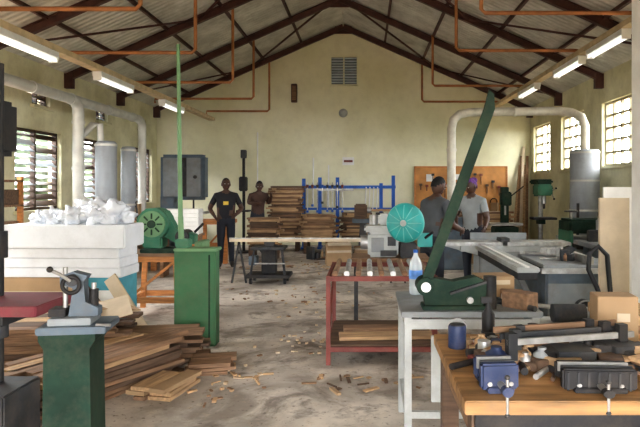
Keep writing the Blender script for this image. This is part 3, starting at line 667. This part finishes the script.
# ---------------------------------------------------------------- near bench with shear, bottle
b=B('steel_bench',(.62,3.95,0))
b.bx(-.40,.45,-.35,.37,.815,.85,'grey',.004)
for x in (-.36,.41):
    for y in (-.31,.33):b.bx(x-.022,x+.022,y-.022,y+.022,0,.815,'lgrey')
for y in (-.31,.33):b.bx(-.36,.41,y-.015,y+.015,.74,.80,'lgrey');
b.bx(-.375,-.345,-.31,.33,.74,.8,'lgrey');b.bx(-.375,-.345,-.31,.33,.2,.24,'lgrey');b.bx(-.36,.41,-.325,-.295,.2,.24,'lgrey');b.bx(-.22,.3,-.33,-.30,.3,.7,'lgrey',.004);b.done()
b=B('water_bottle',(.355,4.2,.851))
b.lathe([(.040,0),(.047,.01),(.047,.05),(.044,.06),(.047,.07),(.047,.20),(.040,.225),(.020,.265),(.016,.275),(.016,.29)],(0,0,0),'bottle',20);b.cyl((0,0,.29),(0,0,.31),.018,'blue',n=14)
b.cyl((0,0,.11),(0,0,.17),.0478,'label',n=20);b.done()
b=B('lever_shear',(.52,3.72,.851))
b.bx(-.17,.25,-.08,.08,0,.025,'dgreen',.004);b.prism([(-.15,.02),(.2,.02),(.22,.09),(.24,.16),(.16,.2),(.02,.17),(-.1,.19),(-.17,.14)],-.05,.05,'dgreen')
b.cyl((-.15,-.07,.14),(-.15,.07,.14),.055,'dgreen',n=20);b.cyl((-.15,-.085,.14),(-.15,-.06,.14),.03,'steel',n=14)
b.bar((.0,-.06,.10),(.22,-.06,.17),.015,.03,'dark',up=(0,1,0));b.cyl((.12,-.08,.06),(.12,-.05,.06),.02,'steel')
b.prism([(-.185,.14),(-.125,.12),(.28,1.23),(.275,1.32),(.245,1.35),(.215,1.24)],-.03,-.005,'dgreen')
b.cyl((.25,-.02,.0),(.25,-.02,.20),.04,'black');b.done()
b=B('cardboard_box',(.88,4.18,.851),6);b.bx(-.11,.13,-.1,.1,0,.14,'card',.003);b.box((0,-.102,.1),(.2,.004,.03),'cardl');b.done()
clutter('hand_tools',(.93,3.80,.851),.05,.08,8,['dark','steel','wood2'],.1,21)

b=B('workbench',(.87,2.58,0))
b.bx(-.52,.55,-.48,.48,.80,.85,'bench',.004)
for x in (-.45,.48):
    for y in (-.4,.4):b.bx(x-.04,x+.04,y-.04,y+.04,0,.8,'wood3')
b.bx(-.48,.5,-.46,-.42,.62,.80,'black');b.bx(-.48,-.44,-.42,.42,.68,.8,'wood2');b.bx(-.45,.48,-.38,.4,.25,.28,'wood3');b.done()
def vise(name,loc,yaw,m,w,hs=1):
    b=B(name,loc,yaw);b.M=Matrix.Diagonal((1,1,hs,1))
    b.bx(-w*.35,w*.35,-.06,.14,0,.025,m,.004);b.bx(-w*.25,w*.25,-.02,.12,.025,.07,m,.01)
    b.bx(-w/2,w/2,.05,.085,.03,.115,m,.008);b.bx(-w/2,w/2,-.045,-.005,.01,.115,m,.008)
    b.bx(-w/2+.005,w/2-.005,-.005,.005,.07,.118,'dark');b.bx(-w/2+.005,w/2-.005,.04,.05,.07,.118,'steel')
    for x in (-w*.28,w*.28):b.cyl((x,-.05,.035),(x,.1,.035),.009,'steel',n=8)
    b.cyl((0,-.13,.035),(0,.08,.035),.013,'steel',n=10);b.cyl((0,-.14,.035),(0,-.11,.035),.020,m,n=12)
    b.cyl((.0,-.128,-.06),(.0,-.128,.09),.006,'steel',n=8);b.sph((0,-.128,-.06),.010,'dark');b.sph((0,-.128,.09),.010,'dark')
    return b
vise('bench_vise',(.49,2.23,.851),4,'navy',.14,.9).done()
b=vise('bench_vise',(.86,2.23,.851),-3,'black',.27,.72)
for k in range(7):b.bx(-.12+k*.037,-.112+k*.037,-.05,-.045,.01,.10,'dark')
b.done()
b=B('paint_can',(.43,2.80,.851));b.lathe([(.04,0),(.042,.005),(.042,.10),(.04,.105)],(0,0,0),'navy',20);b.cyl((0,0,.102),(0,0,.11),.035,'dark');b.ring((0,0,.09),.045,.003,'steel',axis='Y',a0=0,a1=180);b.done()
b=B('spray_bottle',(.61,2.97,.851));b.lathe([(.03,0),(.032,.01),(.032,.12),(.014,.15),(.012,.18)],(0,0,0),'black',16);b.box((-.01,0,.19),(.05,.02,.03),'black');b.done()
clutter('hand_tools',(.86,2.62,.851),.34,.15,130,['dark','steel','black','wood2','wood','navy','dark','card','grey','wood3','red','steel'],.09,31)
for k,(x,y,m) in enumerate(((.52,2.62,'steel'),(.74,2.9,'lgrey'),(1.3,2.62,'red'),(.82,2.93,'dark'))):
    b=B('tin_can',(x,y,.851));b.lathe([(.027,0),(.028,.004),(.028,.075),(.026,.08),(.024,.078)],(0,0,0),m,18)
    b.ring((0,0,.078),.027,.002,'steel',axis='Z',n=18);b.done()
b=lumber('timber_offcuts',(1.02,2.87,.851),-8,.32,.14,4,['wood','wood2','wood3'],.022,.05,skew=10);b.done()
b=lumber('timber_offcuts',(1.20,2.40,.851),20,.26,.22,4,['wood','wood2','dark','wood3'],.022,.03,skew=14);b.done()
b=B('steel_bar_clamp',(.85,2.62,.95),14)
for k in range(3):
    b.bx(-.3,.3,-.1+k*.06,-.085+k*.06,.0+.012*k,.025+.012*k,['steel','dark','wood2'][k]);b.bx(-.3+.05*k,-.26+.05*k,-.11+k*.06,-.075+k*.06,-.06,.05,'dark');b.bx(.22-.04*k,.26-.04*k,-.11+k*.06,-.075+k*.06,-.06,.06,'black')
b.done()
b=B('cardboard_box',(1.23,2.95,.851),-5);b.bx(-.1,.09,-.06,.08,0,.22,'card',.003);b.box((.02,-.062,.12),(.06,.004,.04),'cardl');b.done()

b=B('leaning_panel',(2.28,5.5,0),0);b.box((0,0,.75),(.27,.04,1.5),'cardl');b.box((.07,.045,.80),(.3,.03,1.6),'white');b.done()
b=B('doorway_pillar',(2.17,4.4,0));b.bx(-.13,.25,-.2,.2,0,3.6,'white',.01);b.bx(-.15,.27,-.22,.22,0,.12,'cardl',.01);b.done()
b=B('wooden_crate',(1.75,3.9,0));b.bx(-.2,.1,-.2,.2,.04,.8,'wood2');
for z in (.06,.3,.54,.78):b.bx(-.22,.12,-.22,.22,z-.03,z+.03,'wood')
b.bx(-.19,.09,-.19,.19,.0,.04,'wood3');b.done()
litter('floor_offcuts',(.05,4.9,0),.7,.25,20,['wood2','wood','wood3','card'],41,.16)
litter('floor_offcuts',(-.55,6.2,0),.6,.6,34,['wood2','cardl','dust','dust'],44,.05)
litter('floor_offcuts',(-.9,8.6,0),1.4,1.4,60,['wood2','wood2','dust','dust'],47,.07)
litter('floor_offcuts',(-1.0,12.0,0),1.8,1.0,80,['wood','wood2','cardl','dust'],48,.15)
litter('floor_offcuts',(-1.05,4.9,0),.3,.5,26,['wood','wood2','dust'],49,.10)

# ---------------------------------------------------------------- light
w=bpy.data.worlds.new('World');S.world=w;w.use_nodes=True
bg=w.node_tree.nodes['Background'];bg.inputs[0].default_value=(.97,.98,1,1);bg.inputs[1].default_value=16
def portal(c,rot,sx,sy):
    l=bpy.data.lights.new('sky_portal','AREA');l.shape='RECTANGLE';l.size=sx;l.size_y=sy
    l.cycles.is_portal=True
    o=bpy.data.objects.new('sky_portal',l);o.location=c;o.rotation_euler=rot;S.collection.objects.link(o)
for a,c,z0,z1 in lh:portal((XL-.24,(a+c)/2,(z0+z1)/2),(0,R(-90),0),z1-z0,c-a)
for a,c,z0,z1 in rh:portal((XR+.24,(a+c)/2,(z0+z1)/2),(0,R(90),0),z1-z0,c-a)
portal(((DX0+DX1)/2,YF-.19,DZ/2),(R(90),0,0),DX1-DX0,DZ)
S.view_settings.view_transform='Standard'
for lk in ('Medium High Contrast','Standard - Medium High Contrast'):
    try:
        S.view_settings.look=lk;break
    except Exception as e:pass
S.view_settings.exposure=.3

cam=bpy.data.cameras.new('camera');cam.lens=33.75;cam.sensor_width=36;cam.shift_x=-45/640;cam.shift_y=-26.5/640
o=bpy.data.objects.new('camera',cam);o.location=(0,0,1.6);o.rotation_euler=(R(90),0,0);S.collection.objects.link(o);S.camera=o
